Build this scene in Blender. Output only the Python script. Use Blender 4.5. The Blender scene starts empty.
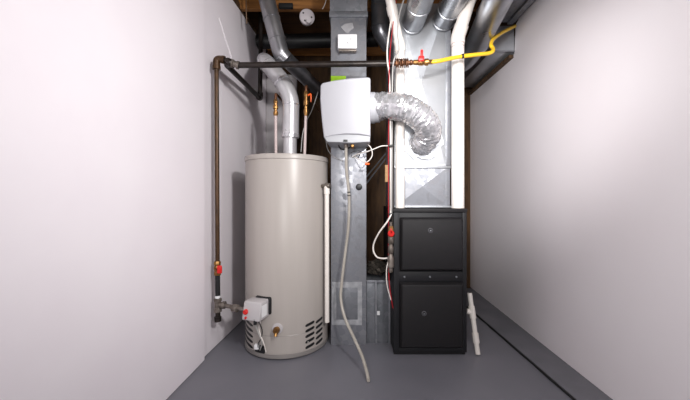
import bpy, bmesh, math, random
from mathutils import Vector, Matrix
random.seed(7)
SC = bpy.context.scene
COL = SC.collection
PI = math.pi

# ---------------------------------------------------------------- camera, world, lights, exposure
F = 320.0; VX = 355.0; VY = 196.0; EYE = 0.96
cd = bpy.data.cameras.new('camera'); cam = bpy.data.objects.new('camera', cd); COL.objects.link(cam)
cam.location = (0, 0, EYE); cam.rotation_euler = (PI / 2, 0, 0)
cd.sensor_width = 36; cd.lens = 36 * F / 690
cd.shift_x = -(VX - 345) / 690; cd.shift_y = -(200 - VY) / 690
cd.clip_start = 0.02
SC.camera = cam
w = bpy.data.worlds.new('world'); SC.world = w; w.use_nodes = True
w.node_tree.nodes['Background'].inputs[0].default_value = (.9, .93, 1, 1)
w.node_tree.nodes['Background'].inputs[1].default_value = 0.05
SC.view_settings.view_transform = 'Standard'; SC.view_settings.look = 'None'
SC.view_settings.gamma = 1; SC.view_settings.exposure = 0.08
SC.view_settings.use_curve_mapping = False

def area(name, loc, target, size, power, color):
    l = bpy.data.lights.new(name, 'AREA'); l.shape = 'DISK'; l.size = size; l.energy = power; l.color = color
    o = bpy.data.objects.new(name, l); COL.objects.link(o); o.location = loc
    d = Vector(target) - Vector(loc); o.rotation_euler = d.to_track_quat('-Z', 'Y').to_euler()
    return o
def spot(name, loc, target, radius, power, color, cone):
    l = bpy.data.lights.new(name, 'SPOT'); l.shadow_soft_size = radius; l.energy = power; l.color = color
    l.spot_size = math.radians(cone); l.spot_blend = 1
    o = bpy.data.objects.new(name, l); COL.objects.link(o); o.location = loc
    o.rotation_euler = (Vector(target) - Vector(loc)).to_track_quat('-Z', 'Y').to_euler()
spot('key_lamp', (0.95, -0.35, 1.97), (-0.80, 2.2, 1.2), 0.09, 190, (1, .98, .965), 70)
spot('side_fill', (-0.1, -0.3, 1.5), (1.25, 3.3, 1.45), 0.15, 250, (1, .985, .975), 46)  # added spot with no real source, brightens the far right wall

area('fill_light', (-0.3, -0.5, 1.2), (1.3, 1.6, 1.0), 0.5, 18, (.99, .985, .97))  # fill added from the left to lift the right wall
area('mid_fill', (0.28, 0.7, 1.95), (0.2, 2.0, 0.8), 0.4, 8, (1, .985, .96))  # added fill floating in mid-room to brighten the walls, no fixture there

# ---------------------------------------------------------------- helpers
def P(px, py, Y):
    return Vector(((px - VX) * Y / F, Y, EYE + (VY - py) * Y / F))

def tag(o, label=None, cat=None, group=None, kind=None):
    if label: o['label'] = label
    if cat: o['category'] = cat
    if group: o['group'] = group
    if kind: o['kind'] = kind
    return o

def thing(name, label, cat, loc=(0, 0, 0), group=None):
    o = bpy.data.objects.new(name, None); COL.objects.link(o); o.location = loc
    o.empty_display_size = .05
    bpy.context.view_layer.update()
    return tag(o, label, cat, group)

def obj(name, bm, mat, parent=None, smooth=True, label=None, angle=40):
    bmesh.ops.recalc_face_normals(bm, faces=bm.faces)
    me = bpy.data.meshes.new(name); 
    if parent is not None:
        root = parent; off = Vector((0, 0, 0))
        while root: off += Vector(root.location); root = root.parent
        bmesh.ops.translate(bm, verts=bm.verts, vec=-off)
    a = math.radians(angle)
    for e in bm.edges:
        if len(e.link_faces) == 2:
            e.smooth = e.calc_face_angle(0) < a
    for f in bm.faces: f.smooth = smooth
    bm.to_mesh(me); bm.free()
    me.materials.append(mat)
    o = bpy.data.objects.new(name, me); COL.objects.link(o)
    if parent is not None: o.parent = parent
    if label: o['label'] = label
    return o

def struct(name, bm, mat, smooth=False):
    o = obj(name, bm, mat, None, smooth); o['kind'] = 'structure'; return o

def box(bm, x0, x1, y0, y1, z0, z1, bev=0.0, seg=2, M=None):
    r = bmesh.ops.create_cube(bm, size=1)
    vs = r['verts']
    for v in vs:
        v.co = Vector(((x0 + x1) / 2 + v.co.x * (x1 - x0), (y0 + y1) / 2 + v.co.y * (y1 - y0), (z0 + z1) / 2 + v.co.z * (z1 - z0)))
    if bev > 0:
        es = set(e for v in vs for e in v.link_edges)
        res = bmesh.ops.bevel(bm, geom=list(es), offset=bev, segments=seg, affect='EDGES', profile=.5)
        vs = list(set(v for f in res['faces'] for v in f.verts) | set(v for v in vs if v.is_valid))
        # collect whole island
        seen = set(vs); st = list(vs)
        while st:
            v = st.pop()
            for e in v.link_edges:
                u = e.other_vert(v)
                if u not in seen: seen.add(u); st.append(u)
        vs = list(seen)
    if M is not None: bmesh.ops.transform(bm, matrix=M, verts=vs)
    return vs

def B(*a, **k):
    bm = bmesh.new(); box(bm, *a, **k); return bm

def catmull(pts, n=6):
    pts = [Vector(p) for p in pts]
    q = [2 * pts[0] - pts[1]] + pts + [2 * pts[-1] - pts[-2]]
    out = []
    for i in range(1, len(q) - 2):
        p0, p1, p2, p3 = q[i - 1:i + 3]
        for k in range(n):
            t = k / n
            out.append(.5 * ((2 * p1) + (p2 - p0) * t + (2 * p0 - 5 * p1 + 4 * p2 - p3) * t * t + (3 * p1 - p0 - 3 * p2 + p3) * t ** 3))
    out.append(pts[-1]); return out

def fillet(pts, r, n=5):
    pts = [Vector(p) for p in pts]; out = [pts[0]]
    for i in range(1, len(pts) - 1):
        a = pts[i - 1] - pts[i]; b = pts[i + 1] - pts[i]
        rr = min(r, a.length * .49, b.length * .49)
        p = pts[i] + a.normalized() * rr; q = pts[i] + b.normalized() * rr
        for k in range(n + 1):
            t = k / n
            out.append(p * (1 - t) ** 2 + pts[i] * 2 * t * (1 - t) + q * t * t)
    out.append(pts[-1]); return out

def tube(bm, pts, r, n=16, caps=True, disp=None):
    pts = [Vector(p) for p in pts]; m = len(pts)
    rs = r if isinstance(r, (list, tuple)) else [r] * m
    T = []
    for i in range(m):
        a = pts[max(i - 1, 0)]; b = pts[min(i + 1, m - 1)]
        d = b - a
        T.append(d.normalized() if d.length > 1e-9 else Vector((0, 0, 1)))
    up = Vector((0, 0, 1)) if abs(T[0].z) < .9 else Vector((0, 1, 0))
    u = T[0].cross(up).normalized()
    rings = []
    for i in range(m):
        u = (u - T[i] * u.dot(T[i])).normalized(); v = T[i].cross(u)
        ring = []
        for k in range(n):
            a = 2 * PI * k / n
            rr = rs[i] + (disp(i, k) if disp else 0)
            ring.append(bm.verts.new(pts[i] + (u * math.cos(a) + v * math.sin(a)) * rr))
        rings.append(ring)
    for i in range(m - 1):
        for k in range(n):
            bm.faces.new((rings[i][k], rings[i][(k + 1) % n], rings[i + 1][(k + 1) % n], rings[i + 1][k]))
    if caps:
        bm.faces.new(rings[0][::-1]); bm.faces.new(rings[-1])
    return bm

def TB(pts, r, n=16, **k):
    return tube(bmesh.new(), pts, r, n, **k)

def cyl(bm, a, b, r, n=20, r2=None):
    return tube(bm, [a, b], [r, r if r2 is None else r2], n)

def lathe(bm, prof, c=(0, 0, 0), n=64, close=True):
    rings = []
    for (r, z) in prof:
        rings.append([bm.verts.new((c[0] + r * math.cos(2 * PI * k / n), c[1] + r * math.sin(2 * PI * k / n), c[2] + z)) for k in range(n)])
    for i in range(len(rings) - 1):
        for k in range(n):
            bm.faces.new((rings[i][k], rings[i][(k + 1) % n], rings[i + 1][(k + 1) % n], rings[i + 1][k]))
    if close:
        bm.faces.new(rings[0][::-1]); bm.faces.new(rings[-1])
    return bm

def fitting(bm, a, b, prof, n=14):
    """lathe-like body along the segment a-b; prof = list of (t, radius)"""
    a = Vector(a); b = Vector(b)
    return tube(bm, [a + (b - a) * t for t, r in prof], [r for t, r in prof], n)

def prism(bm, poly, y0, y1, bev=0.0):
    """poly in XZ, extruded along Y"""
    f = [bm.verts.new((x, y0, z)) for x, z in poly]; g = [bm.verts.new((x, y1, z)) for x, z in poly]
    n = len(poly)
    A = bm.faces.new(f); bm.faces.new(g[::-1])
    for i in range(n): bm.faces.new((f[i], f[(i + 1) % n], g[(i + 1) % n], g[i]))
    if bev > 0:
        bmesh.ops.recalc_face_normals(bm, faces=bm.faces)
        bmesh.ops.bevel(bm, geom=list(A.edges), offset=bev, segments=4, affect='EDGES', profile=.5)
    return bm

# ---------------------------------------------------------------- materials
def lin(c):
    return tuple((x / 255 / 12.92) if x / 255 <= .04045 else ((x / 255 + .055) / 1.055) ** 2.4 for x in c) + (1,)

def mat(name, c, rough=.5, metal=0.0, c2=None, scale=20, bump=0.0, bscale=60, detail=4, stretch=None, coat=0, rr=None, emit=None, alpha=None, kind='noise'):
    m = bpy.data.materials.new(name); m.use_nodes = True
    nt = m.node_tree; b = nt.nodes['Principled BSDF']
    b.inputs['Base Color'].default_value = lin(c); b.inputs['Roughness'].default_value = rough; b.inputs['Metallic'].default_value = metal
    if coat: b.inputs['Coat Weight'].default_value = coat
    tc = nt.nodes.new('ShaderNodeTexCoord'); mp = nt.nodes.new('ShaderNodeMapping')
    nt.links.new(tc.outputs['Object'], mp.inputs[0])
    if stretch: mp.inputs['Scale'].default_value = stretch
    if c2:
        if kind == 'noise':
            nz = nt.nodes.new('ShaderNodeTexNoise'); nz.inputs['Detail'].default_value = detail; out = nz.outputs['Fac']
        else:
            nz = nt.nodes.new('ShaderNodeTexVoronoi'); out = nz.outputs['Color']
        nz.inputs['Scale'].default_value = scale
        nt.links.new(mp.outputs[0], nz.inputs['Vector'])
        rp = nt.nodes.new('ShaderNodeValToRGB')
        rp.color_ramp.elements[0].position = .3; rp.color_ramp.elements[1].position = .7
        rp.color_ramp.elements[0].color = lin(c); rp.color_ramp.elements[1].color = lin(c2)
        nt.links.new(out, rp.inputs[0]); nt.links.new(rp.outputs[0], b.inputs['Base Color'])
        if rr:
            mr = nt.nodes.new('ShaderNodeMapRange'); mr.inputs['From Min'].default_value = .3; mr.inputs['From Max'].default_value = .7
            mr.inputs['To Min'].default_value = rr[0]; mr.inputs['To Max'].default_value = rr[1]
            nt.links.new(out, mr.inputs[0]); nt.links.new(mr.outputs[0], b.inputs['Roughness'])
    if bump:
        n2 = nt.nodes.new('ShaderNodeTexNoise'); n2.inputs['Scale'].default_value = bscale; n2.inputs['Detail'].default_value = 5
        nt.links.new(mp.outputs[0], n2.inputs['Vector'])
        bp = nt.nodes.new('ShaderNodeBump'); bp.inputs['Strength'].default_value = bump; bp.inputs['Distance'].default_value = .01
        nt.links.new(n2.outputs['Fac'], bp.inputs['Height']); nt.links.new(bp.outputs[0], b.inputs['Normal'])
    return m

M = {}
M['wall'] = mat('painted_drywall', (240, 233, 239), .55, c2=(244, 238, 243), scale=3, bump=.08, bscale=14)
M['wall_r'] = mat('painted_drywall_right', (240, 233, 237), .6, c2=(243, 237, 241), scale=2, bump=.06, bscale=10)
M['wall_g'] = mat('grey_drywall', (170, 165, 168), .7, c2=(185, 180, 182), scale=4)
M['floor'] = mat('grey_floor_paint', (108, 108, 116), .38, c2=(122, 121, 129), scale=2.2, bump=.05, bscale=9, rr=(.3, .5))
M['curb'] = mat('grey_curb_paint', (104, 104, 111), .5, c2=(118, 117, 124), scale=5, bump=.1, bscale=20)
M['blackgap'] = mat('black_joint', (16, 16, 18), .7)
M['joist'] = mat('joist_wood', (160, 108, 54), .7, c2=(124, 80, 38), scale=4, stretch=(1, 6, 14), bump=.1)
M['plank'] = mat('subfloor_wood', (92, 64, 36), .8, c2=(62, 42, 24), scale=5, stretch=(1, 8, 8))
M['back'] = mat('dark_wood_panel', (98, 70, 42), .75, c2=(58, 40, 24), scale=5, stretch=(6, 6, 1), bump=.15)
M['stud'] = mat('stud_wood', (178, 142, 100), .7, c2=(150, 112, 74), scale=5, stretch=(10, 10, 1))
M['tank'] = mat('tank_enamel', (172, 165, 160), .36, c2=(168, 161, 156), scale=6, stretch=(4, 4, .3))
M['tank_trim'] = mat('tank_rim', (150, 145, 142), .4, metal=.3)
M['galv'] = mat('galvanised_steel', (150, 151, 157), .45, metal=.45, c2=(138, 140, 147), scale=34, kind='voronoi', rr=(.3, .5), bump=.05, bscale=12)
M['galvd'] = mat('dull_galvanised_steel', (132, 134, 140), .5, metal=.45, c2=(118, 121, 127), scale=30, kind='voronoi', rr=(.38, .55))
M['galvp'] = mat('bright_galvanised_steel', (186, 188, 192), .36, metal=.6, c2=(166, 169, 174), scale=6, rr=(.30, .42), bump=.08, bscale=8)
M['blackduct'] = mat('dark_steel_duct', (140, 140, 145), .3, metal=.8, c2=(104, 104, 109), scale=8)
M['steelpipe'] = mat('round_duct_steel', (172, 174, 178), .3, metal=.9, c2=(140, 142, 147), scale=7, rr=(.24, .42), bump=.05, bscale=8)
M['shinysteel'] = mat('shiny_duct_steel', (168, 168, 172), .3, metal=.8, c2=(132, 132, 137), scale=7, bump=.06, bscale=9)
M['flue'] = mat('flue_steel', (206, 205, 208), .35, metal=.45, c2=(186, 185, 189), scale=10, rr=(.26, .42), bump=.05, bscale=10)
M['foil'] = mat('foil', (222, 222, 225), .26, metal=.72, c2=(190, 190, 195), scale=30, rr=(.12, .3), bump=.3, bscale=60)
M['tape'] = mat('foil_tape', (200, 203, 208), .45, metal=.6, c2=(176, 180, 186), scale=25, bump=.25, bscale=50)
M['tapep'] = mat('clear_tape', (186, 187, 191), .4, metal=.3, c2=(150, 152, 157), scale=25, bump=.25, bscale=50)
M['furn'] = mat('charcoal_powder_coat', (33, 31, 33), .58, c2=(30, 29, 31), scale=40, bump=.05, bscale=220)
M['knob'] = mat('grey_knob_ring', (88, 88, 92), .45)
M['furnd'] = mat('charcoal_cabinet', (33, 33, 36), .5)
for k in ('furn', 'furnd'): M[k].node_tree.nodes['Principled BSDF'].inputs['Specular IOR Level'].default_value = .3
M['black'] = mat('black_plastic', (22, 22, 24), .45)
M['iron'] = mat('black_iron', (52, 44, 40), .38, metal=.4, c2=(32, 28, 27), scale=25, bump=.1, bscale=60)
M['rust'] = mat('brown_iron', (88, 62, 38), .4, metal=.45, c2=(54, 38, 25), scale=18, stretch=(6, 6, 1), bump=.1)
M['galvfit'] = mat('grey_fitting', (138, 130, 124), .45, metal=.6, c2=(90, 80, 72), scale=30)
M['brass'] = mat('brass', (176, 134, 80), .34, metal=.8, c2=(122, 84, 48), scale=40)
M['copper'] = mat('copper', (140, 96, 68), .4, metal=.7, c2=(88, 58, 42), scale=40)
M['red'] = mat('red_enamel', (206, 26, 22), .35)
M['orange'] = mat('orange_plastic', (236, 96, 26), .4)
M['redwire'] = mat('red_wire', (164, 14, 28), .4)
M['white'] = mat('white_plastic', (172, 172, 178), .5)
M['control'] = mat('control_plastic', (186, 182, 184), .4)
M['whitehs'] = mat('bright_white_plastic', (236, 236, 238), .4)
M['whitetrim'] = mat('light_grey_plastic', (160, 161, 166), .4)
M['pvc'] = mat('white_pvc', (236, 230, 224), .3, c2=(232, 224, 217), scale=8)
M['pvcm'] = mat('pipe_primer', (196, 178, 176), .4)
M['hose'] = mat('clear_vinyl_hose', (180, 175, 166), .3, c2=(160, 154, 145), scale=14)
M['yellow'] = mat('yellow_coating', (232, 186, 40), .35)
M['greywire'] = mat('grey_cable', (168, 166, 164), .5)
M['lime'] = mat('lime_label', (170, 222, 30), .5)
M['sticker'] = mat('grey_sticker', (158, 157, 160), .6, c2=(146, 145, 149), scale=40)
M['paperwhite'] = mat('white_label', (228, 228, 230), .6)
M['sealant'] = mat('white_sealant', (214, 213, 216), .5, c2=(190, 190, 194), scale=30, bump=.5, bscale=40)
M['insul'] = mat('grey_insulation', (96, 88, 80), .9, c2=(58, 52, 46), scale=20, bump=.8, bscale=30)
M['cera'] = mat('grey_white_ceramic', (196, 188, 192), .4)
M['offwhite'] = mat('offwhite_streak', (236, 231, 235), .4)

# ---------------------------------------------------------------- setting
bm = bmesh.new(); box(bm, -1.3, 1.6, -2.2, 3.5, -.1, 0); struct('floor', bm, M['floor'])
def wall_poly(bm, pts, z0, z1, th):
    """vertical wall following (x, y) pts, thickness th away from the room (sign gives side)"""
    a = []; 
    for (x, y) in pts: a.append([bm.verts.new((x, y, z0)), bm.verts.new((x, y, z1)), bm.verts.new((x + th, y, z1)), bm.verts.new((x + th, y, z0))])
    for i in range(len(a) - 1):
        for k in range(4): bm.faces.new((a[i][k], a[i][(k + 1) % 4], a[i + 1][(k + 1) % 4], a[i + 1][k]))
    bm.faces.new(a[0]); bm.faces.new(a[-1][::-1])
bm = bmesh.new()
wall_poly(bm, [(-.962, -2.1), (-.887, 1.5), (-.877, 1.865)], .004, 2.36, -.1)
wall_poly(bm, [(-.895, 1.865), (-.868, 2.4), (-.85, 3.05)], .006, 2.36, -.1)
struct('wall_left', bm, M['wall'])
bm = bmesh.new()
f = [(-2.1, .012), (3.33, .012), (3.33, 2.05), (2.41, 2.03), (2.39, 2.235), (2.25, 2.32), (-2.1, 2.32)]
a = [bm.verts.new((1.2, y, z)) for y, z in f]; b = [bm.verts.new((1.3, y, z)) for y, z in f]
bm.faces.new(a); bm.faces.new(b[::-1])
for i in range(len(f)): bm.faces.new((a[i], a[(i + 1) % len(f)], b[(i + 1) % len(f)], b[i]))
struct('wall_right', bm, M['wall_r'])
struct('base_gap_right', B(1.203, 1.29, -2.1, 3.33, 0, .0115), M['blackgap'])  # black strip stands in for the dark open gap under the drywall
bm = B(-1.1, 1.5, 3.33, 3.4, 0, 2.6)
for i in range(14):
    x = -1.05 + i * .19; box(bm, x, x + .006, 3.326, 3.331, 0, 2.6)
struct('wall_back', bm, M['back'])
struct('wall_front', B(-1.2, 1.5, -2.2, -2.1, 0, 2.6), M['wall'])
struct('ceiling', B(-1.3, 1.6, -2.2, 3.5, 2.56, 2.62), M['plank'])
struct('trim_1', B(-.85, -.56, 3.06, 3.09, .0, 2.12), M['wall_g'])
# joists
for i, y in enumerate((1.96, 2.40, 3.16)):
    struct('trim_%d' % (i + 2), B(-1.2, 1.5, y, y + .04, 2.36 + .006 * (i == 1), 2.56), M['joist'])
struct('trim_5', B(-1.1, -.86, 1.9, 3.3, 2.362, 2.40), M['back'])
struct('trim_6', B(1.03, 1.075, 3.24, 3.325, 0, 2.3), M['stud'])
struct('trim_7', B(1.165, 1.199, 2.42, 3.3, 2.005, 2.028), M['back'])
struct('trim_8', B(-.54, -.50, 3.24, 3.325, 0, 2.3), M['back'])
# curb along the right wall with a black joint
bm = bmesh.new()
ys = [-2.1, 0, 1.0, 1.5, 2.0, 2.5, 3.0, 3.3]
def cx(y): return 1.035 - (y - 1.5) * .05 if y > 1.5 else 1.035
t_ = []; 
for y in ys:
    t_.append([bm.verts.new((cx(y), y, 0)), bm.verts.new((cx(y), y, .010)), bm.verts.new((1.2, y, .011)), bm.verts.new((1.2, y, 0))])
for i in range(len(t_) - 1):
    for k in range(3): bm.faces.new((t_[i][k], t_[i][k + 1], t_[i + 1][k + 1], t_[i + 1][k]))
bm.faces.new(t_[0]); bm.faces.new(t_[-1][::-1])
struct('trim_9', bm, M['curb'])
bm = bmesh.new(); pts = []
yy = .8
while yy < 3.25:
    pts.append(Vector((cx(yy) - .006 + random.uniform(-.0015, .0015), yy, .004))); yy += .08
tube(bm, pts, [.0058 + random.uniform(-.0012, .0016) for p in pts], 8)
struct('trim_10', bm, M['blackgap'], True)
# pale streak on the left wall
def wallL(px, py):   # point on far left wall face
    s = (px - VX) / F; y = 2.0
    for _ in range(20):
        x = -.895 + (y - 1.865) * .05; y = x / s
    return Vector((x, y, EYE + (VY - py) * y / F))
bm = bmesh.new()
for (a, b, wd) in (((219, 18), (225, 38), .005), ((225, 38), (231.5, 58), .0075)):
    p = wallL(*a) + Vector((.001, 0, 0)); q = wallL(*b) + Vector((.001, 0, 0)); tube(bm, catmull([p, (p + q) / 2 + Vector((0, .004, 0)), q], 4), wd * .7, 6)
struct('trim_11', bm, M['offwhite'], True)

# ---------------------------------------------------------------- furnace
FX0, FX1, FY, FZ = .232, .672, 1.92, .88
fur = thing('furnace', 'charcoal grey furnace cabinet with two raised front panels', 'furnace', (.45, 2.28, 0))
bm = bmesh.new()
box(bm, FX0, FX1, FY + .012, 2.62, .02, FZ, .004)
obj('cabinet', bm, M['furnd'], fur)
bm = bmesh.new(); box(bm, FX0 + .004, FX1 - .004, FY + .02, 2.6, 0, .02); obj('base', bm, M['black'], fur)
bm = bmesh.new()
box(bm, FX0 - .003, FX1 + .003, FY, 1.96, FZ - .018, FZ + .004, .003)
obj('top_rail', bm, M['furn'], fur)
bm = bmesh.new()
box(bm, FX0, FX0 + .034, FY + .002, 1.95, .02, FZ - .019, .003); box(bm, FX1 - .026, FX1, FY + .002, 1.95, .02, FZ - .019, .003)
box(bm, FX0 + .03, FX1 - .02, FY + .004, 1.95, .02, .045, .002); box(bm, FX0 + .03, FX1 - .02, FY + .004, 1.95, .445, .505, .003)
obj('front_frame', bm, M['furnd'], fur)
def door(z0, z1, hole):
    bm = bmesh.new()
    x0, x1 = .268, .648; d = .022
    prof = [(0, FY + .006), (0, FY - .002), (.014, FY - d), (.022, FY - d - .002)]
    rings = []
    for (ins, y) in prof:
        rings.append([bm.verts.new(c) for c in ((x0 + ins, y, z0 + ins), (x1 - ins, y, z0 + ins), (x1 - ins, y, z1 - ins), (x0 + ins, y, z1 - ins))])
    for i in range(len(rings) - 1):
        for k in range(4): bm.faces.new((rings[i][k], rings[i][(k + 1) % 4], rings[i + 1][(k + 1) % 4], rings[i + 1][k]))
    bm.faces.new(rings[-1]); bm.faces.new(rings[0][::-1])
    bmesh.ops.recalc_face_normals(bm, faces=bm.faces)
    es = [e for e in bm.edges if len(e.link_faces) == 2 and e.calc_face_angle(0) > .5]
    bmesh.ops.bevel(bm, geom=es, offset=.003, segments=3, affect='EDGES')
    o = obj('access_panel', bm, M['furn'], fur, angle=35)
    h = P(hole[0], hole[1], FY - d)
    bm = bmesh.new(); yy = FY - d - .002
    lathe_pts = [(.015, 0), (.015, -.002), (.0125, -.0035), (.01, -.0035)]
    tube(bm, [(h.x, yy + q, h.z) for r, q in lathe_pts], [r for r, q in lathe_pts], 20)
    obj('knob_ring', bm, M['knob'], o)
    bm = bmesh.new(); cyl(bm, (h.x, yy - .0005, h.z), (h.x, yy - .0042, h.z), .0095, 16); obj('knob_hole', bm, M['blackgap'], o)
    bm = bmesh.new(); cyl(bm, (h.x, yy - .003, h.z), (h.x, yy - .0052, h.z), .0036, 12); obj('knob_screw', bm, M['tape'], o)
door(.51, .832, (430.5, 230.5)); door(.048, .442, (424, 313.5))
for x in (404.5, 430, 456.5):
    h = P(x, 277, FY)
    bm = bmesh.new(); tube(bm, [(h.x, FY + .004, h.z), (h.x, FY - .001, h.z), (h.x, FY - .004, h.z)], [.006, .006, .003], 12); obj('screw', bm, M['galv'], fur)

# plenum
pl = thing('supply_plenum', 'bright galvanised supply plenum standing on top of the furnace', 'duct', (.45, 2.3, .885))
PX0, PX1, PY = .25, .612, 2.06
def crosspanel(bm, x0, x1, z0, z1, y, h):
    c = [bm.verts.new(p) for p in ((x0, y, z0), (x1, y, z0), (x1, y, z1), (x0, y, z1))]
    m = bm.verts.new(((x0 + x1) / 2, y - h, (z0 + z1) / 2))
    for k in range(4): bm.faces.new((c[k], c[(k + 1) % 4], m))
bm = bmesh.new(); box(bm, PX0, PX1, PY, 2.58, 1.146, 2.2, .002)
crosspanel(bm, PX0 + .01, PX1 - .03, 1.165, 2.19, PY - .001, .024)
obj('upper_case', bm, M['galvp'], pl, angle=2)
bm = bmesh.new(); box(bm, PX0, PX1, PY, 2.58, .886, 1.146, .002)
crosspanel(bm, PX0 + .025, PX1 - .03, .905, 1.135, PY - .001, .012)
obj('lower_case', bm, M['galv'], pl, angle=2)
bm = bmesh.new()
box(bm, PX0 - .004, PX1 + .004, PY - .008, 2.06, 1.137, 1.155, .002)
obj('seam', bm, M['galvp'], pl)
bm = bmesh.new(); box(bm, PX0 - .002, PX1 + .002, PY - .03, 2.06, .886, .898, .002); obj('base_flange', bm, M['tape'], pl)
bm = bmesh.new(); box(bm, PX1 - .028, PX1 + .003, PY - .006, 2.06, 1.156, 2.19, .002); obj('corner_flange', bm, M['galv'], pl)
# sealant around flex duct joint
bm = bmesh.new()
c = P(421, 141, 2.055); N = 36; rg = [[], []]
for k in range(N):
    a = 2 * PI * k / N
    r1 = .085; r2 = .115 + random.uniform(-.012, .016)
    rg[0].append(bm.verts.new((c.x + r1 * math.cos(a), PY - .004, c.z + r1 * math.sin(a))))
    rg[1].append(bm.verts.new((c.x + r2 * 1.15 * math.cos(a), PY - .0175 * 0 - .003, c.z + r2 * math.sin(a))))
for k in range(N): bm.faces.new((rg[0][k], rg[0][(k + 1) % N], rg[1][(k + 1) % N], rg[1][k]))
g = bmesh.ops.extrude_face_region(bm, geom=list(bm.faces)); bmesh.ops.translate(bm, verts=[v for v in g['geom'] if isinstance(v, bmesh.types.BMVert)], vec=(0, -.014, 0))
obj('sealant_patch', bm, M['tape'], pl)

# ---------------------------------------------------------------- round ducts overhead
def rduct(name, pts, r, m, label, rings=(), n=28, parent=None):
    t = thing(name, label, 'duct', Vector(pts[0]))
    bm = TB(pts, r, n); obj('duct_body', bm, m, t)
    for (a, b) in rings:
        a = Vector(a); b = Vector(b); d = (b - a).normalized()
        bm = bmesh.new(); tube(bm, [a, a + d * .002, a + d * .010, a + d * .012], [r + .0008, r + .004, r + .004, r + .0008], n); obj('crimp_ring', bm, m, t)
    return t
def along(a, b, t): return Vector(a).lerp(Vector(b), t)
a = P(412.5, 24, 2.052); b = Vector((a.x + .02, 1.0, a.z + .03))
rduct('round_duct', [a, b], .070, M['steelpipe'], 'round steel duct at the plenum top, just right of the thinner white pipe', [(along(a, b, .01), b), (along(a, b, .185), b)])
a = P(443, 21, 2.052); b = Vector((a.x + .03, 1.0, a.z + .03))
rduct('round_duct', [a, b], .070, M['steelpipe'], 'round steel duct at the plenum top, just left of the thicker white pipe', [(along(a, b, .01), b), (along(a, b, .12), b)])
a = Vector((.835, 2.2, 2.0)); b = Vector((.66, 1.0, 2.03))
rduct('round_duct', fillet([Vector((.615, 2.45, 1.93)), Vector((.80, 2.4, 1.95)), a, b], .12), .076, M['steelpipe'], 'wide round steel duct slanting up beyond the right white pipe', [(along(a, b, .02), b), (along(a, b, .5), b)])
# dark round duct beside the tall duct
pts = fillet([P(380, -30, 2.25), P(380, 31, 2.25), P(390, 46, 2.3)], .04)
rduct('round_duct', pts, .062, M['blackduct'], 'dark round duct dropping just right of the tall grey duct', [(P(380, 6, 2.25), P(380, 32, 2.25)), (P(380, 27, 2.25), P(380, 32, 2.25))])
# upper left duct
pts = fillet([P(264, -12, 2.2), P(273, 24, 2.2), P(281, 54, 2.22), P(285.5, 59, 2.24)], .07)
t = rduct('round_duct', pts, .056, M['shinysteel'], 'round steel duct coming down from the joists above the water heater', [(P(271.5, 18, 2.2), P(273, 24, 2.2)), (P(277, 38, 2.21), P(281, 56, 2.22)), (P(281, 54, 2.22), P(286, 60, 2.24))])
obj('shaded_rear_section', TB([P(284, 57, 2.24), P(314, 86, 2.62), P(330, 100, 2.9)], .053, 24), M['blackduct'], t)  # darker steel paints in the shade on this receding length

# rectangular duct and joist pan on right
t = thing('rectangular_duct', 'dull rectangular sheet metal duct against the top of the right wall', 'duct', (1.1, 2.7, 2.04))
bm = bmesh.new(); box(bm, 1.02, 1.196, 2.405, 3.2, 2.045, 2.24, .002); obj('duct_body', bm, M['galvp'], t)
bm = bmesh.new(); box(bm, 1.012, 1.196, 2.39, 2.404, 2.04, 2.05, .001); box(bm, 1.012, 1.022, 2.39, 2.404, 2.05, 2.24, .001); obj('flange', bm, M['galv'], t)
bm = bmesh.new(); box(bm, .90, 1.19, 1.2, 2.38, 2.25, 2.345, .002); box(bm, 1.13, 1.17, 1.2, 2.38, 2.235, 2.25, .002)
tag(obj('joist_pan', bm, M['galv']), 'dark sheet metal pan under the joists at the top right', 'duct')

# ---------------------------------------------------------------- tall duct
td = thing('return_duct', 'tall grey sheet metal duct between the water heater and the furnace', 'duct', (-.04, 2.18, 0))
DX0, DX1, DY = -.155, .073, 2.06
bm = bmesh.new(); box(bm, DX0, DX1, DY, 2.3, 0.0, 2.11, .002); obj('duct_body', bm, M['galv'], td)
bm = bmesh.new(); box(bm, DX0 - .006, DX1 + .006, DY - .006, 2.3, 2.145, 2.5, .002); obj('upper_duct', bm, M['galvd'], td)
bm = bmesh.new(); box(bm, DX0 - .01, DX1 + .01, DY - .012, 2.3, 2.108, 2.146, .004); obj('drive_cleat', bm, M['galvd'], td)
bm = bmesh.new()
p = P(332, 282, DY); q = P(362, 325, DY)
box(bm, p.x, q.x, DY - .003, DY - .0005, p.z - .035, p.z); box(bm, p.x, q.x, DY - .003, DY - .0005, q.z, q.z + .035)
box(bm, p.x, p.x + .028, DY - .003, DY - .0005, q.z + .035, p.z - .035); box(bm, q.x - .028, q.x, DY - .003, DY - .0005, q.z + .035, p.z - .035)
obj('tape_frame', bm, M['tapep'], td)
bm = bmesh.new(); box(bm, p.x + .025, q.x - .025, DY - .002, DY - .0002, q.z + .03, p.z - .03, .0005); obj('patch_plate', bm, M['galvd'], td)
h = P(359, 187, DY)
bm = bmesh.new(); tube(bm, [(h.x, DY + .004, h.z), (h.x, DY - .004, h.z), (h.x, DY - .006, h.z)], [.021, .021, .017], 24); obj('hole_plug', bm, M['black'], td)
bm = bmesh.new()
pp = [P(x, y, DY) for x, y in ((341, 27), (345, 24), (352.5, 23), (354, 28), (350, 31), (348, 34), (344, 31))]
f1 = [bm.verts.new((v.x, DY - .0008, v.z)) for v in pp]; bm.faces.new(f1)
g = bmesh.ops.extrude_face_region(bm, geom=list(bm.faces)); bmesh.ops.translate(bm, verts=[v for v in g['geom'] if isinstance(v, bmesh.types.BMVert)], vec=(0, -.0008, 0))
obj('torn_sticker', bm, M['sticker'], td)
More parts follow.
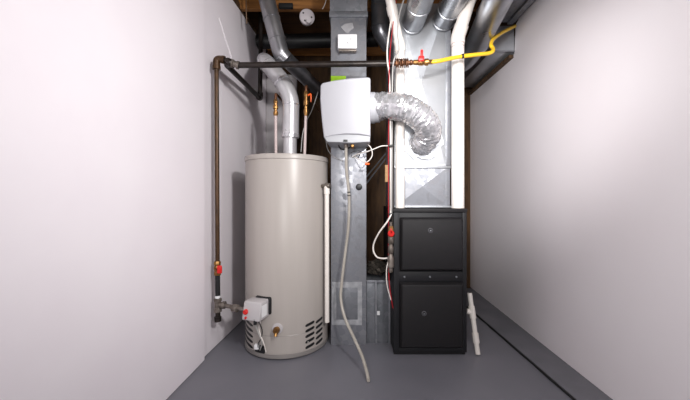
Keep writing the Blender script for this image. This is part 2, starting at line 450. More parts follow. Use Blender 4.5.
bm = bmesh.new(); p = P(330.6, 76, DY); q = P(346, 81, DY); box(bm, p.x + .002, q.x, DY - .0015, DY, q.z - .02, p.z); obj('lime_sticker', bm, M['lime'], td)
for (x, y, s) in ((349, 181, .022),):
    bm = bmesh.new(); p = P(x, y, DY); box(bm, p.x - s, p.x + s, DY - .0015, DY - .0003, p.z - s * .5, p.z + s * .5, M=None)
    obj('tape_piece', bm, M['tape'], td)
# humidistat
hs = thing('humidistat', 'small white control box with a dial mounted on the upper tall duct', 'control', P(347.5, 44, DY - .001))
p = P(338, 36, DY - .02); q = P(357, 50, DY - .02)
bm = bmesh.new(); box(bm, p.x, q.x, DY - .045, DY - .001, q.z, p.z, .004); obj('cover', bm, M['whitehs'], hs)
bm = bmesh.new(); box(bm, p.x + .004, q.x - .004, DY - .035, DY - .001, q.z - .014, q.z, .003); obj('base_plate', bm, M['galvfit'], hs)
bm = bmesh.new(); h = P(351, 41.5, DY - .045); tube(bm, [(h.x, DY - .044, h.z), (h.x, DY - .052, h.z), (h.x, DY - .054, h.z)], [.024, .023, .019], 24); obj('dial', bm, M['whitehs'], hs)
bm = bmesh.new(); box(bm, h.x - .001, h.x + .001, DY - .0555, DY - .0535, h.z, h.z + .018); obj('dial_pointer', bm, M['black'], hs)
for x in (341, 351):
    h = P(x, 52.2, DY - .03); bm = bmesh.new(); tube(bm, [(h.x, DY - .034, h.z), (h.x, DY - .040, h.z)], [.005, .004], 10); obj('screw', bm, M['black'], hs)
# low side box
sb = thing('return_air_boot', 'low grey sheet metal duct box between the tall duct and the furnace', 'duct', (.15, 2.3, 0))
bm = bmesh.new(); box(bm, .075, .228, 2.09, 2.5, 0, .405, .002); obj('duct_body', bm, M['galvd'], sb)
bm = bmesh.new()
for x in (376.2, 389.5): 
    v = P(x, 300, 2.08); box(bm, v.x - .006, v.x + .006, 2.074, 2.09, .0, .41, .002)
box(bm, .075, .228, 2.078, 2.09, .395, .412, .002)
obj('standing_seam', bm, M['galv'], sb)
v = P(378.5, 313, 2.074); bm = bmesh.new(); box(bm, v.x - .009, v.x + .009, 2.071, 2.0735, v.z - .013, v.z + .013); obj('white_tag', bm, M['paperwhite'], sb)

# ---------------------------------------------------------------- humidifier
hu = thing('humidifier', 'white whole-house humidifier box mounted on the tall duct', 'humidifier', P(346, 141, 1.95))
def hp(x, y): v = P(x, y, 1.85); return (v.x, v.z)
out = [hp(*c) for c in ((323.5, 137), (321.3, 120), (319.5, 98), (319.8, 83.5), (322, 81), (334, 79.6), (350, 78), (368, 76.8), (370.2, 77.6), (370.6, 79.5), (370.6, 136), (359, 134.2), (346, 133.8), (334, 135))]
bm = bmesh.new(); prism(bm, out, 1.85, 2.055, .008)
for v in bm.verts:
    if v.co.y < 1.95:
        u = (v.co.x - (-.02)) / .15
        v.co.y += .022 * max(0, -u) ** 2 + .006 * max(0, u) ** 2
obj('cover', bm, M['white'], hu, angle=30)
tr = [hp(*c) for c in ((324, 136.8), (334, 134.8), (346, 133.6), (359, 134), (370.4, 135.8), (370.2, 141.5), (352, 142.5), (327, 141.5))]
bm = bmesh.new(); prism(bm, tr, 1.862, 2.055, .004); obj('bottom_trim', bm, M['whitetrim'], hu)
bm = bmesh.new(); v = P(345.5, 141, 1.86); box(bm, v.x - .012, v.x + .012, 1.857, 1.87, v.z - .004, v.z + .008, .001); obj('latch', bm, M['black'], hu)
cz = P(375, 108, 1.945).z
xr = P(370.6, 100, 1.85).x
bm = bmesh.new(); tube(bm, [(xr - .005, 1.945, cz), (xr + .03, 1.945, cz), (xr + .031, 1.945, cz), (xr + .058, 1.94, cz)], [.092, .092, .087, .087], 40); obj('duct_collar', bm, M['white'], hu)
bm = bmesh.new(); v = P(352.5, 145.8, 1.93); tube(bm, [(v.x, 1.99, v.z), (v.x, 1.925, v.z), (v.x, 1.92, v.z)], [.011, .011, .007], 16); tube(bm, [(v.x, 1.95, v.z + .045), (v.x, 1.95, v.z)], .008, 12); obj('water_fitting', bm, M['brass'], hu)
bm = bmesh.new(); v = P(346, 143, 1.93); cyl(bm, v + Vector((0, 0, .03)), v - Vector((0, 0, .03)), .012, 16); obj('drain_spout', bm, M['galvfit'], hu)

# flex duct
pts = catmull([Vector((xr + .045, 1.94, cz)), Vector((xr + .08, 1.91, cz + .004)), P(403, 107.5, 1.862), P(415, 113, 1.85), P(425, 122, 1.87), P(428.5, 133, 1.935), P(424, 141, 1.995), P(421, 143, 2.042)], 16)
rnd = {}
def dsp(i, k):
    q = rnd.setdefault((i // 2, k // 2), random.uniform(-.0036, .0036))
    return .0012 * math.sin(i * 1.25 + .25 * math.sin(k)) + q + random.uniform(-.0022, .0022)
t = thing('flexible_duct', 'crinkled silver foil flexible duct curving from humidifier to plenum', 'duct', pts[0])
bm = TB(pts, [.079 - .003 * min(1, i / 60) for i in range(len(pts))], 40, disp=dsp); obj('foil_tube', bm, M['foil'], t, angle=25)

# ---------------------------------------------------------------- drain hose
hz = catmull([P(346, 146, 1.93), P(346.5, 170, 1.965), P(349, 195, 1.985), P(348.5, 225, 1.99), P(345, 255, 1.99), P(341.5, 285, 1.97), P(341, 300, 1.95), P(345, 318, 1.91), P(354, 338, 1.83), P(362, 356, 1.75), P(367, 373, 1.68), P(368.5, 382, 1.645)], 8)
for v in hz: v.z = max(v.z, .011)
t = thing('drain_hose', 'clear vinyl drain hose hanging from the humidifier down to the floor', 'hose', hz[-1])
obj('hose_tube', TB(hz, .0088, 14), M['hose'], t)
for i in (15, 16):
    bm = bmesh.new(); cyl(bm, hz[i], hz[i] + (hz[i + 1] - hz[i]).normalized() * .006, .0105, 14); obj('cable_tie', bm, M['black'], t)

# wires at humidifier
def wire(name, pts, r, m, label, cat='cable', n=8, k=6):
    return tag(obj(name, TB(catmull(pts, k), r, n), m), label, cat)
wire('water_tube', [P(352.5, 146, 1.93), P(347, 148.5, 1.95), P(341, 149, 1.96), P(338, 144, 1.97), P(337, 140, 1.98)], .0045, M['black'], 'short black tube looping under the humidifier', 'tube')
wire('thin_cable', [P(326, 141, 1.95), P(328, 150, 2.0), P(334, 157, 2.045), P(343, 161, 2.05)], .0022, M['greywire'], 'thin grey cable dropping from the left bottom corner of the humidifier')
wire('thin_cable', [P(391, 146, 1.98), P(382, 146, 1.97), P(374, 149, 1.97), P(366, 152, 1.98), P(358, 154, 2.02), P(352, 157, 2.05)], .0032, M['pvc'], 'pale cable running from the humidifier fitting across to the wires by the left white pipe')
wire('thin_cable', [P(365, 142, 1.95), P(371, 148, 1.95), P(372, 156, 1.96), P(367, 162, 1.97), P(362, 161, 2.0), P(355, 157, 2.048)], .003, M['pvc'], 'pale cable curled in a loop below the right corner of the humidifier')
wire('thin_cable', [P(352, 157, 2.05), P(351, 153, 2.03), P(356, 151, 2.02), P(361, 152, 2.03), P(358, 158, 2.05)], .0022, M['black'], 'thin black wires tangled below the brass fitting')
bm = TB([P(365.5, 163.8, 1.965), P(369.5, 164, 1.96)], [.0085, .006], 12); tag(obj('wire_nut', bm, M['orange']), 'orange wire nut beside the tall duct below the humidifier', 'connector')
for (a, b, l) in (((367, 176), (382, 158), 'upper of two thin metal strips slanting behind the tall duct'), ((367, 183), (383, 162), 'lower of two thin metal strips slanting behind the tall duct')):
    bm = TB([P(a[0] - 4, a[1] + 5, 2.45), P(b[0], b[1], 2.7), P(b[0] + 10, b[1] - 12, 3.0)], .006, 6); tag(obj('metal_strap', bm, M['galv']), l, 'strap')

# ---------------------------------------------------------------- white pvc pipes
t = thing('vent_pipe', 'white plastic vent pipe rising from the left side of the furnace top', 'pipe', P(400, 209, 2.0))
pz = fillet([Vector((P(400, 209, 2.0).x, 2.0, .885)), P(400, 47, 2.0), P(391, 4, 1.93), P(384, -30, 1.86)], .03)
obj('pipe', TB(pz, .0285, 24), M['pvc'], t)
for (a, b) in ((50, 42),): obj('elbow', TB(fillet([P(400, 52, 2.0), P(400, 46.5, 2.0), P(398, 39, 1.988)], .02), .033, 24), M['pvc'], t)
obj('coupling', TB([P(393.3, 15, 1.95), P(391.4, 6, 1.935)], .033, 24), M['pvc'], t)
t = thing('vent_pipe', 'thicker white plastic vent pipe rising from the right side of the furnace top', 'pipe', P(457.8, 209, 1.995))
pz = fillet([Vector((P(457.8, 209, 1.99).x, 1.99, .885)), P(457.8, 38, 1.99), P(468.5, 2, 1.86), P(477, -20, 1.76)], .03)
obj('pipe', TB(pz, .0385, 28), M['pvc'], t)
obj('elbow', TB(fillet([P(457.8, 44, 1.99), P(457.8, 37.5, 1.99), P(461.8, 25, 1.946)], .025), .0425, 28), M['pvc'], t)
bm = bmesh.new()
for y in (44, 47): cyl(bm, P(457.8, y, 1.99), P(457.8, y + .8, 1.99), .0392, 28)
obj('joint_mark', bm, M['pvcm'], t)

# ---------------------------------------------------------------- gas piping
GY = 1.93
gp = thing('gas_pipe', 'dark iron gas pipe run down the left wall and across above the heater', 'pipe', P(216, 318, GY))
x0 = P(216.5, 60, GY)
obj('riser_pipe', TB([P(216.5, 64, GY), P(217.5, 262, GY)], .013, 16), M['rust'], gp, label='brown vertical riser')
obj('lower_pipe', TB([P(217.5, 274, GY), P(217.8, 300, GY)], .0145, 16), M['black'], gp, label='black lower length')
bm = TB(fillet([P(216.5, 68, GY), P(216.5, 59, GY), P(223, 59.5, GY)], .02), .021, 16)
cyl(bm, P(216.5, 69.5, GY), P(216.5, 66, GY), .0235, 16); cyl(bm, P(222, 59.5, GY), P(224.5, 60, GY), .0235, 16); obj('elbow', bm, M['rust'], gp)
bm = TB([P(223, 59.5, GY), P(238, 65, 1.94)], .015, 14); fitting(bm, P(226, 60.5, GY), P(232, 64, GY), [(0, .018), (.2, .024), (.8, .024), (1, .018)], 8); obj('union', bm, M['iron'], gp)
bm = bmesh.new(); fitting(bm, P(231, 63, 1.935), P(239, 65.5, 1.94), [(0, .02), (.05, .024), (.3, .024), (.35, .019), (.7, .019), (.75, .024), (1, .024)], 14); obj('tee', bm, M['galvfit'], gp)
obj('cross_pipe', TB([P(237, 65.2, 1.94), P(393, 63.5, 1.86)], .0175, 16), M['iron'], gp)
a = Vector((-.80, 1.95, P(0, 62, 1.95).z)); b = Vector((-.79, 2.66, a.z - .005))
bm = TB(fillet([P(233, 65, 1.945), a + Vector((.0, .03, 0)), b, b + Vector((0, .02, .5)), b + Vector((0, .02, .9))], .03), .0175, 16)
obj('branch_pipe', bm, M['iron'], gp)
bm = TB(fillet([b + Vector((0, -.04, 0)), b + Vector((0, .005, 0)), b + Vector((0, .008, .05))], .02), .023, 16); obj('elbow', bm, M['iron'], gp)
bm = bmesh.new(); fitting(bm, P(217.4, 261, GY), P(217.6, 275, GY), [(0, .017), (.1, .021), (.25, .021), (.3, .017), (.5, .024), (.7, .017), (.75, .021), (1, .021)], 8)
vb = obj('valve_body', bm, M['brass'], gp)
bm = bmesh.new(); v = P(219.5, 268.5, GY - .03); fitting(bm, P(217.5, 268.5, GY), P(218.5, 268.5, GY - .045), [(0, .008), (1, .008)])
box(bm, v.x - .008, v.x + .022, GY - .052, GY - .040, v.z - .026, v.z + .022, .006)
obj('valve_handle', bm, M['red'], vb)
bm = bmesh.new(); p = P(217.8, 305, GY)
fitting(bm, p + Vector((0, 0, .04)), p - Vector((0, 0, .04)), [(0, .019), (.05, .0225), (.2, .0225), (.25, .019), (.75, .019), (.8, .0225), (1, .0225)])
fitting(bm, p, p + Vector((.045, -.0, 0)), [(0, .018), (.6, .018), (.65, .0225), (1, .0225)]); obj('tee', bm, M['galvfit'], gp)
bm = TB([p - Vector((0, 0, .03)), p - Vector((0, 0, .085))], .0145, 16); cyl(bm, p - Vector((0, 0, .07)), p - Vector((0, 0, .098)), .0205, 12); obj('drip_cap', bm, M['iron'], gp)
e = P(246.5, 310, 1.845)
bm = TB([p + Vector((.03, 0, 0)), e], .0125, 14); m_ = p.lerp(e, .62); d = (e - p).normalized()
fitting(bm, m_ - d * .02, m_ + d * .02, [(0, .017), (.1, .023), (.9, .023), (1, .017)], 8); obj('nipple', bm, M['galvfit'], gp)
bm = bmesh.new(); cyl(bm, P(217.6, 298, GY), P(217.7, 295.5, GY), .0155, 16); obj('white_mark', bm, M['paperwhite'], gp)

# fittings right of cross pipe
gv = thing('gas_valve_fitting', 'row of bronze gas fittings with red lever in front of the left white pipe', 'valve', P(393, 63.5, 1.86))
bm = bmesh.new()
A = P(392, 63.5, 1.862); Bp = P(414, 62.5, 1.86)
prof = []
for i in range(5):
    t0 = i / 5; prof += [(t0, .012), (t0 + .03, .021 - .001 * i), (t0 + .09, .021 - .001 * i), (t0 + .13, .0125)]
prof.append((1, .011)); fitting(bm, A, Bp, prof, 14)
obj('coupling_stack', bm, M['copper'], gv)
# twisted tape / wire coils
cp = []
for i in range(60):
    a = i * .75; q = P(395 + 14 * i / 60, 63.2, 1.86); cp.append(q + Vector((0, math.cos(a), math.sin(a))) * .025)
obj('wire_coil', TB(cp, .0032, 6), M['copper'], gv)
bm = bmesh.new(); fitting(bm, P(413, 62.5, 1.86), P(432, 62, 1.86), [(0, .011), (.05, .015), (.25, .015), (.3, .019), (.5, .019), (.55, .014), (.62, .02), (.8, .02), (.82, .012), (1, .011)], 10)
vb = obj('valve_body', bm, M['brass'], gv)
bm = bmesh.new(); v = P(421, 60, 1.845); box(bm, v.x - .017, v.x + .015, 1.825, 1.85, v.z - .012, v.z + .018, .005); box(bm, v.x - .004, v.x + .010, 1.832, 1.845, v.z + .01, v.z + .056, .004)
obj('valve_lever', bm, M['red'], vb)
yl = catmull([P(431, 62, 1.86), P(440, 60.8, 1.85), P(458, 57, 1.87), P(475, 54.8, 1.88), P(488, 53.4, 1.9), P(492.5, 51.5, 1.91), P(493, 48.5, 1.93), P(491, 45, 1.95), P(493, 39.5, 2.0), P(500, 34, 2.1), P(508, 29.5, 2.2), P(515, 26.3, 2.34)], 6)
t = thing('gas_connector', 'yellow coated flexible gas line running to the top of the right wall', 'pipe', yl[0])
obj('yellow_tube', TB(yl, .0115, 12), M['yellow'], t)
bm = TB([P(461.5, 56.3, 1.872), P(463.5, 56, 1.872)], .0135, 12); obj('tape_band', bm, M['black'], t)
bm = TB([P(429, 62, 1.86), P(433, 61.8, 1.86)], .0135, 6); obj('end_nut', bm, M['brass'], t)

# ---------------------------------------------------------------- wires beside the furnace
wire('red_wire', [P(397, -6, 1.95), P(392.8, 26, 1.93), P(389.5, 60, 1.83), P(389, 100, 1.91), P(388.5, 150, 1.93), P(388.6, 200, 1.94), P(388.5, 250, 1.9), P(389, 280, 1.89), P(391.5, 300, 1.9), P(393, 308, 1.91)], .003, M['redwire'], 'red wire hanging from the ceiling down to the left edge of the furnace', 'wire')
wire('white_cable', [P(391, 20, 1.95), P(387.5, 45, 1.88), P(387.5, 62, 1.82), P(389.5, 80, 1.87), P(390.5, 140, 1.95), P(390.5, 200, 1.95), P(390.5, 214, 1.93)], .0042, M['pvc'], 'white cable hanging beside the red wire from the left white pipe')
wire('grey_cable', [P(405, -4, 1.9), P(399.5, 14, 1.9), P(397.5, 30, 1.9), P(399, 46, 1.9), P(398, 52, 1.9), P(394, 60, 1.83), P(392.5, 75, 1.87), P(392, 120, 1.94), P(391.8, 160, 1.95), P(391.5, 215, 1.93)], .0042, M['greywire'], 'grey cable tied along the front of the left white pipe')
wire('white_cable', [P(391.5, 214, 1.92), P(387, 222, 1.91), P(379.5, 232, 1.92), P(374, 243, 1.95), P(373.5, 251, 1.95), P(377, 257, 1.93), P(383, 258.5, 1.91), P(389, 258, 1.9)], .005, M['pvc'], 'white cable looping out to the left of the furnace gas valve')
wire('flexible_conduit', [P(392.5, 66, 1.89), P(393.8, 110, 1.975), P(393.2, 160, 1.975), P(392.5, 222, 1.935)], .006, M['iron'], 'thin dark vertical tube behind the wires at the left white pipe', 'pipe')
for (x, y, lb) in ((390.3, 146, 'black clip holding the cables together beside the plenum'), (390.6, 214, 'black clip holding the cables together at the furnace top left corner')):
    bm = bmesh.new(); box(bm, P(x, y, 1.94).x - .014, P(x, y, 1.94).x + .014, 1.915, 1.965, P(x, y, 1.94).z - .006, P(x, y, 1.94).z + .006, .003)
    tag(obj('cable_clip', bm, M['black']), lb, 'clip')
wire('white_cable', [P(391, 300, 1.9), P(387, 285, 1.89), P(386.5, 270, 1.885), P(388, 262, 1.885)], .003, M['pvc'], 'short white cable hanging with the red wire below the furnace valve')
# furnace gas valve
fg = thing('furnace_gas_valve', 'vertical bronze gas valve with red handle at the left edge of the furnace', 'valve', P(390.8, 272, 1.89))
bm = bmesh.new(); fitting(bm, P(391, 222, 1.89), P(390.6, 272, 1.89), [(0, .009), (.1, .009), (.11, .015), (.2, .015), (.25, .010), (.3, .017), (.42, .017), (.45, .011), (.5, .016), (.62, .016), (.64, .011), (.72, .02), (.9, .02), (.92, .013), (1, .013)], 10)
vb = obj('valve_body', bm, M['galvfit'], fg)
bm = bmesh.new(); fitting(bm, P(391, 226, 1.888), P(391, 238, 1.888), [(0, .013), (.3, .017), (.8, .017), (1, .013)], 8); obj('brass_collar', bm, M['brass'], fg)
bm = bmesh.new(); v = P(391, 233.5, 1.87); tube(bm, [(v.x, 1.89, v.z), (v.x, 1.865, v.z), (v.x, 1.86, v.z)], [.006, .0205, .016], 8); box(bm, v.x - .005, v.x + .006, 1.86, 1.87, v.z, v.z + .03, .003); obj('valve_handle', bm, M['red'], vb)
bm = bmesh.new(); v = P(390.8, 265, 1.89); fitting(bm, v, Vector((FX0 + .002, 1.97, v.z)), [(0, .010), (1, .010)], 10); obj('inlet_nipple', bm, M['iron'], fg)
# paper tag
bm = bmesh.new(); box(bm, P(385, 0, 1.99).x, P(388, 0, 1.99).x, 1.985, 1.987, P(385, 182, 1.99).z, P(385, 165, 1.99).z); 
tag(obj('paper_tag', bm, M['stud']), 'narrow tan paper tag hanging among the wires beside the plenum', 'tag')
# insulation behind
bm = bmesh.new()
bmesh.ops.create_icosphere(bm, subdivisions=4, radius=1)
for v in bm.verts:
    n = v.co.copy(); k = 1 + .18 * math.sin(n.x * 7 + n.z * 5) * math.cos(n.y * 6) + .08 * math.sin(n.z * 19 + n.x * 13)
    v.co = Vector((.155 + n.x * .068 * k, 2.27 + n.y * .12 * k, .455 + n.z * .045 * k))
tag(obj('insulation_scrap', bm, M['insul']), 'crumpled brown insulation lying on the low duct box', 'insulation')

# condensate pipe
a = P(469.6, 293, 2.0); b = Vector((P(478, 355, 1.93).x, 1.93, .006))
t = thing('condensate_pipe', 'short white plastic pipe leaning beside the right side of the furnace', 'pipe', b)
obj('pipe', TB([a, b], .0145, 16), M['pvc'], t)
def al(k): return a.lerp(b, k)
bm = bmesh.new(); cyl(bm, al(.22), al(.42), .019, 18); cyl(bm, al(.33), al(.33) + Vector((-.035, -.0, .01)), .016, 16); obj('tee', bm, M['pvc'], t)
obj('coupling', TB([al(.66), al(.82)], .019, 18), M['pvc'], t)

# ---------------------------------------------------------------- water heater
TX, TY, R = -.449, 2.13, .266
wh = thing('water_heater', 'tall off-white cylindrical gas water heater beside the left wall', 'water heater', (TX, TY, 0))
bm = bmesh.new(); lathe(bm, [(R - .006, .03), (R, .036), (R, .142), (R, 1.176), (R - .001, 1.18)], (TX, TY, 0), 96); obj('jacket', bm, M['tank'], wh)
bm = bmesh.new(); lathe(bm, [(R - .002, 1.178), (R + .004, 1.181), (R + .0045, 1.203), (R + .001, 1.2095), (R - .012, 1.212), (R - .02, 1.206), (.05, 1.216)], (TX, TY, 0), 96); obj('top_cap', bm, M['tank'], wh)
bm = bmesh.new(); lathe(bm, [(R - .02, 0), (R - .008, .004), (R + .003, .012), (R + .003, .034), (R - .002, .037)], (TX, TY, 0), 96); obj('base_ring', bm, M['tank_trim'], wh)
bm = bmesh.new(); lathe(bm, [(R + .0002, .1405), (R + .0012, .142), (R + .0002, .1435)], (TX, TY, 0), 96, close=False); obj('jacket_seam', bm, M['tank_trim'], wh)
def curved(bm, a0, a1, z0, z1, tilt, r, th, n=8):
    """curved plate on the jacket; angles measured from -Y toward +X"""
    rows = []
    for i in range(n + 1):
        t = i / n; a = a0 + (a1 - a0) * t; dz = tilt * (t - .5)
        e = .5 * (z1 - z0) * (1 if 0 < i < n else .45); zm = (z0 + z1) / 2
        row = []
        for (zz, rr) in ((zm - e, r), (zm - e, r + th), (zm + e, r + th), (zm + e, r)):
            row.append(bm.verts.new((TX + rr * math.sin(a), TY - rr * math.cos(a), zz + dz)))
        rows.append(row)
    for i in range(n):
        for k in range(4): bm.faces.new((rows[i][k], rows[i][(k + 1) % 4], rows[i + 1][(k + 1) % 4], rows[i + 1][k]))
    bm.faces.new(rows[0]); bm.faces.new(rows[-1][::-1])
D = math.radians
for (c0, c1) in ((D(-70), D(-38)), (D(35), D(49)), (D(51.5), D(66))):
    for j in range(5):
        z = .048 + j * .033
        bm = bmesh.new(); curved(bm, c0, c1, z, z + .017, 0.012 if c0 < 0 else .012, R - .002, .003)
        if c0 < 0:
            bm.free(); bm = bmesh.new(); curved(bm, c0, c1, z, z + .017, -.016, R - .002, .003)
        obj('vent_slot', bm, M['black'], wh)
bm = bmesh.new(); curved(bm, D(-34), D(-17), .028, .082, 0, R - .002, .004); obj('burner_opening', bm, M['black'], wh)
# gas control
yaw = D(-17)
def gm(lx, ly, lz):  # local: x right, y away from viewer, z up
    o = Vector((-.588, 1.885, .29)); return o + Vector((lx * math.cos(yaw) + ly * math.sin(-yaw) * -1 * -1, 0, 0)) 
G = Matrix.Translation((-.568, 1.86, .312)) @ Matrix.Rotation(yaw, 4, 'Z')
bm = bmesh.new()
vs = box(bm, -.052, .062, -.075, .03, -.052, .05, .008, 3)
for v in vs:
    if v.co.y < -.02 and v.co.z > .0: v.co.y += .02   # sloping front
bmesh.ops.transform(bm, matrix=G, verts=bm.verts)
gc = obj('gas_control', bm, M['control'], wh)
bm = B(-.03, .076, .018, .05, -.045, .060, .012, M=G); obj('mount_bracket', bm, M['black'], gc)
bm = bmesh.new(); tube(bm, [G @ Vector((-.030, -.062, -.006)), G @ Vector((-.030, -.074, -.006)), G @ Vector((-.030, -.078, -.006))], [.0155, .0145, .01], 18); obj('control_knob', bm, M['red'], gc)
bm = bmesh.new(); tube(bm, [G @ Vector((-.025, -.068, -.036)), G @ Vector((-.025, -.079, -.036))], .007, 12); obj('igniter_button', bm, M['red'], gc)
bm = bmesh.new(); tube(bm, [G @ Vector((.03, -.065, -.04)), G @ Vector((.03, -.065, -.07))], .01, 12); obj('thermopile_port', bm, M['black'], gc)
bm = B(.0625, .064, -.05, .0, -.035, .03, M=G); obj('white_label', bm, M['paperwhite'], gc)
def ws(px, py, d):  # point d metres in front of the jacket along view column px
    s = (px - VX) / F; A_ = s * s + 1; Bq = -2 * (s * TX + TY); C_ = TX * TX + TY * TY - (R + d) ** 2
    y = (-Bq - math.sqrt(max(0, Bq * Bq - 4 * A_ * C_))) / (2 * A_)
    return P(px, py, y)
for k, (pp, mm, rr) in enumerate((([(255, 318), (256, 326), (259, 334), (262, 342), (260, 350)], M['greywire'], .004), ([(261, 320), (259, 328), (261, 336), (264, 344), (266, 352)], M['pvc'], .003), ([(258, 320), (262, 330), (261, 338), (258, 345), (259, 352)], M['black'], .003))):
    bm = TB(catmull([ws(x, y, .05 if i == 0 else (.02 if i < 4 else .006)) for i, (x, y) in enumerate(pp)], 5), rr, 8); obj('burner_wire', bm, mm, wh)
c = ws(257, 346.5, .012); bm = B(c.x - .014, c.x + .012, c.y - .012, c.y + .012, c.z - .014, c.z + .014, .003, M=None); obj('wire_connector', bm, M['paperwhite'], wh)
# drain valve
c = ws(277.5, 328.5, 0); n_ = Vector((c.x - TX, c.y - TY, 0)).normalized()
bm = TB([c - n_ * .002, c + n_ * .004, c + n_ * .006], [.032, .031, .026], 24); dv = obj('drain_flange', bm, M['control'], wh)
bm = TB([c, c + n_ * .02, c + n_ * .021, c + n_ * .032, c + n_ * .045], [.015, .015, .02, .02, .015], 12); cyl(bm, c + n_ * .03, c + n_ * .045 - Vector((0, 0, .028)), .0095, 12); obj('drain_valve', bm, M['brass'], wh)
c = ws(308, 342, 0); bm = bmesh.new(); bmesh.ops.create_uvsphere(bm, u_segments=12, v_segments=8, radius=.006, matrix=Matrix.Translation(c)); obj('screw', bm, M['tank_trim'], wh)
# relief valve and discharge pipe
dp = thing('discharge_pipe', 'thin white relief discharge pipe hanging at the right side of the water heater', 'pipe', P(326.8, 322, 2.0))
v = P(326.8, 186, 2.0)
obj('pipe', TB([v - Vector((0, 0, .02)), P(327, 322, 2.0)], .0145, 16), M['pvc'], dp)
bm = bmesh.new(); cyl(bm, v - Vector((0, 0, .05)), v - Vector((0, 0, .0)), .0185, 16); obj('adapter', bm, M['pvc'], dp)
bm = bmesh.new(); n_ = Vector((TX - v.x, TY - v.y, 0)).normalized(); fitting(bm, v - n_ * .022, v + n_ * .04, [(0, .012), (.1, .018), (.5, .018), (.6, .012), (1, .012)], 12); cyl(bm, v, v + Vector((0, 0, .02)), .009, 12)
obj('relief_valve', bm, M['galvfit'], dp)
# flue
fl = thing('flue_pipe', 'silver flue pipe rising from the water heater top and bending left', 'pipe', P(290, 152, 2.13))
bx_ = P(290, 150, 2.13)
obj('draft_collar', TB([Vector((bx_.x, 2.13, 1.213)), Vector((bx_.x, 2.13, P(0, 137, 2.13).z))], .044, 28), M['flue'], fl)
pts = fillet([P(290.5, 138, 2.13), P(291, 99, 2.13), P(283, 82, 2.13), P(265.5, 62, 2.18), P(264, 60, 2.5), P(275, 66, 3.04)], .05)
obj('pipe', TB(pts, .0545, 32), M['flue'], fl)
for (a, b) in ((P(290.5, 137.5, 2.13), P(290.7, 134, 2.13)), (P(291, 106, 2.13), P(291, 104.5, 2.13)), (P(282.5, 82, 2.13), P(281.2, 80.3, 2.13)), (P(268.5, 66, 2.175), P(267.5, 64.8, 2.177))):
    obj('crimp_ring', TB([a, b], .0575, 32), M['foil'], fl)
# water lines
for (x, y0, y1, Yd, lab, br) in ((276, 153, 98, 2.12, 'thin water line with brass fitting left of the flue on the heater top', 'l'), (304.5, 153, 90, 2.12, 'thin water line with brass valve right of the flue on the heater top', 'r')):
    t = thing('water_line', lab, 'pipe', Vector((P(x, 0, Yd).x, Yd, 1.212)))
    x2 = x + (1.5 if br == 'r' else -.3)
    top = P(x2, y1, Yd)
    obj('riser_tube', TB([Vector((P(x, 0, Yd).x, Yd, 1.212)), P(x2, 112, Yd)], .0095, 14), M['pvcm'], t)
    bm = bmesh.new()
    fitting(bm, P(x2, 116, Yd), P(x2, y1 + 1, Yd), [(0, .011), (.1, .016), (.25, .016), (.28, .011), (.4, .011), (.42, .0175), (.6, .0175), (.63, .012), (.75, .012), (.77, .015), (.9, .015), (1, .009)], 10)
    bd = obj('brass_fitting', bm, M['brass'], t)
    obj('supply_tube', TB(fillet([top + Vector((0, 0, -.01)), top + Vector((0, .0, .03)), top + Vector((0, .75, .06))], .03), .009, 12), M['copper'], t)
    if br == 'r':
        bm = bmesh.new(); v = P(311, 97, Yd - .01); box(bm, v.x - .004, v.x + .004, Yd - .016, Yd - .009, v.z - .035, v.z + .02, .002); fitting(bm, P(x2, 96, Yd), v + Vector((0, 0, .02)), [(0, .006), (1, .006)], 8)
        obj('valve_lever', bm, M['orange'], bd)
wire('thermostat_wire', [P(301, 152, 2.05), P(302.5, 135, 2.1), P(306, 122, 2.14), P(312, 110, 2.2), P(318, 92, 2.3)], .0025, M['greywire'], 'thin grey wire rising from the heater top next to the right water line', 'wire')

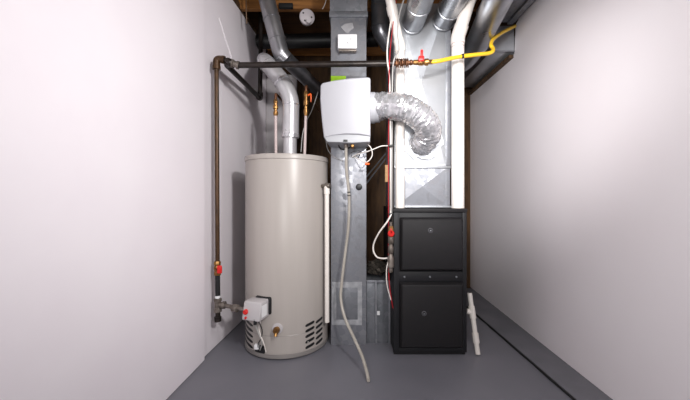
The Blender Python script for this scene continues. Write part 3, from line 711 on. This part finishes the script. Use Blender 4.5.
# ---------------------------------------------------------------- ceiling things
c = P(307, 17.5, 2.385)
t = thing('lamp_holder', 'round whitish electrical fixture base high on a joist above the heater', 'fixture', c)
bm = bmesh.new(); NN = Vector((.25, -1, -.15)).normalized()
tube(bm, [c + NN * q for q in (-.03, 0, .012, .02)], [.05, .056, .056, .045], 28); obj('base_plate', bm, M['cera'], t)
for (dx, dz) in ((-.028, .020), (.030, -.002), (-.018, -.030)): 
    bm = bmesh.new(); q = c + NN * .02 + Vector((dx, dx * .25 - dz * .15, dz)); cyl(bm, q - NN * .002, q + NN * .002, .0065, 10)
    obj('screw_hole', bm, M['black'], t)
obj('hanger', TB([c - NN * .02, c + Vector((0, .035, .0)), c + Vector((0, .035, .12))], .012, 10), M['black'], t)
bm = bmesh.new(); q = c + NN * .018 + Vector((.008, .003, -.034)); tube(bm, [q, q + NN * .02], [.022, .017], 16); obj('socket', bm, M['cera'], t)
bm = TB(fillet([Vector((-.84, 2.76, 2.29)), Vector((.2, 2.76, 2.31))], .03), .06, 20); tag(obj('drain_pipe', bm, M['black']), 'thick black pipe crossing in the shade behind the ceiling joist', 'pipe')
bm = B(P(278, 0, 2.35).x, P(292, 0, 2.35).x, 2.37, 2.399, P(278, 8, 2.38).z, P(278, 3.5, 2.38).z, .002); tag(obj('junction_box', bm, M['blackgap']), 'small dark box on the joist beside the round steel duct', 'box')
wire('thin_cable', [P(327, -4, 2.3), P(325, 4, 2.3), P(322.5, 9, 2.32)], .003, M['pvc'], 'short pale wire end hanging beside the top of the tall duct')
wire('thin_cable', [P(246, -6, 2.3), P(246.3, 12, 2.32), P(246.8, 24, 2.34)], .005, M['rust'], 'brown cable hanging at the top edge of the left wall')
wire('red_wire', [P(534, -6, 2.1), P(528, 4, 2.16), P(524, 12, 2.3), P(518, 20, 2.36)], .003, M['redwire'], 'red wire along the top edge of the right wall', 'wire')

for o in list(SC.objects):
    if o.parent is None and 'label' in o:
        k = o.name.split('.')[0]
        g = {'round_duct': 'round steel ducts under the ceiling', 'vent_pipe': 'white plastic vent pipes', 'water_line': 'water lines on the heater top', 'thin_cable': 'thin loose cables', 'white_cable': 'white cables beside the furnace', 'cable_clip': 'clips on the cable bundle', 'metal_strap': 'metal strips behind the tall duct', 'red_wire': 'red wires'}.get(k)
        if g: o['group'] = g
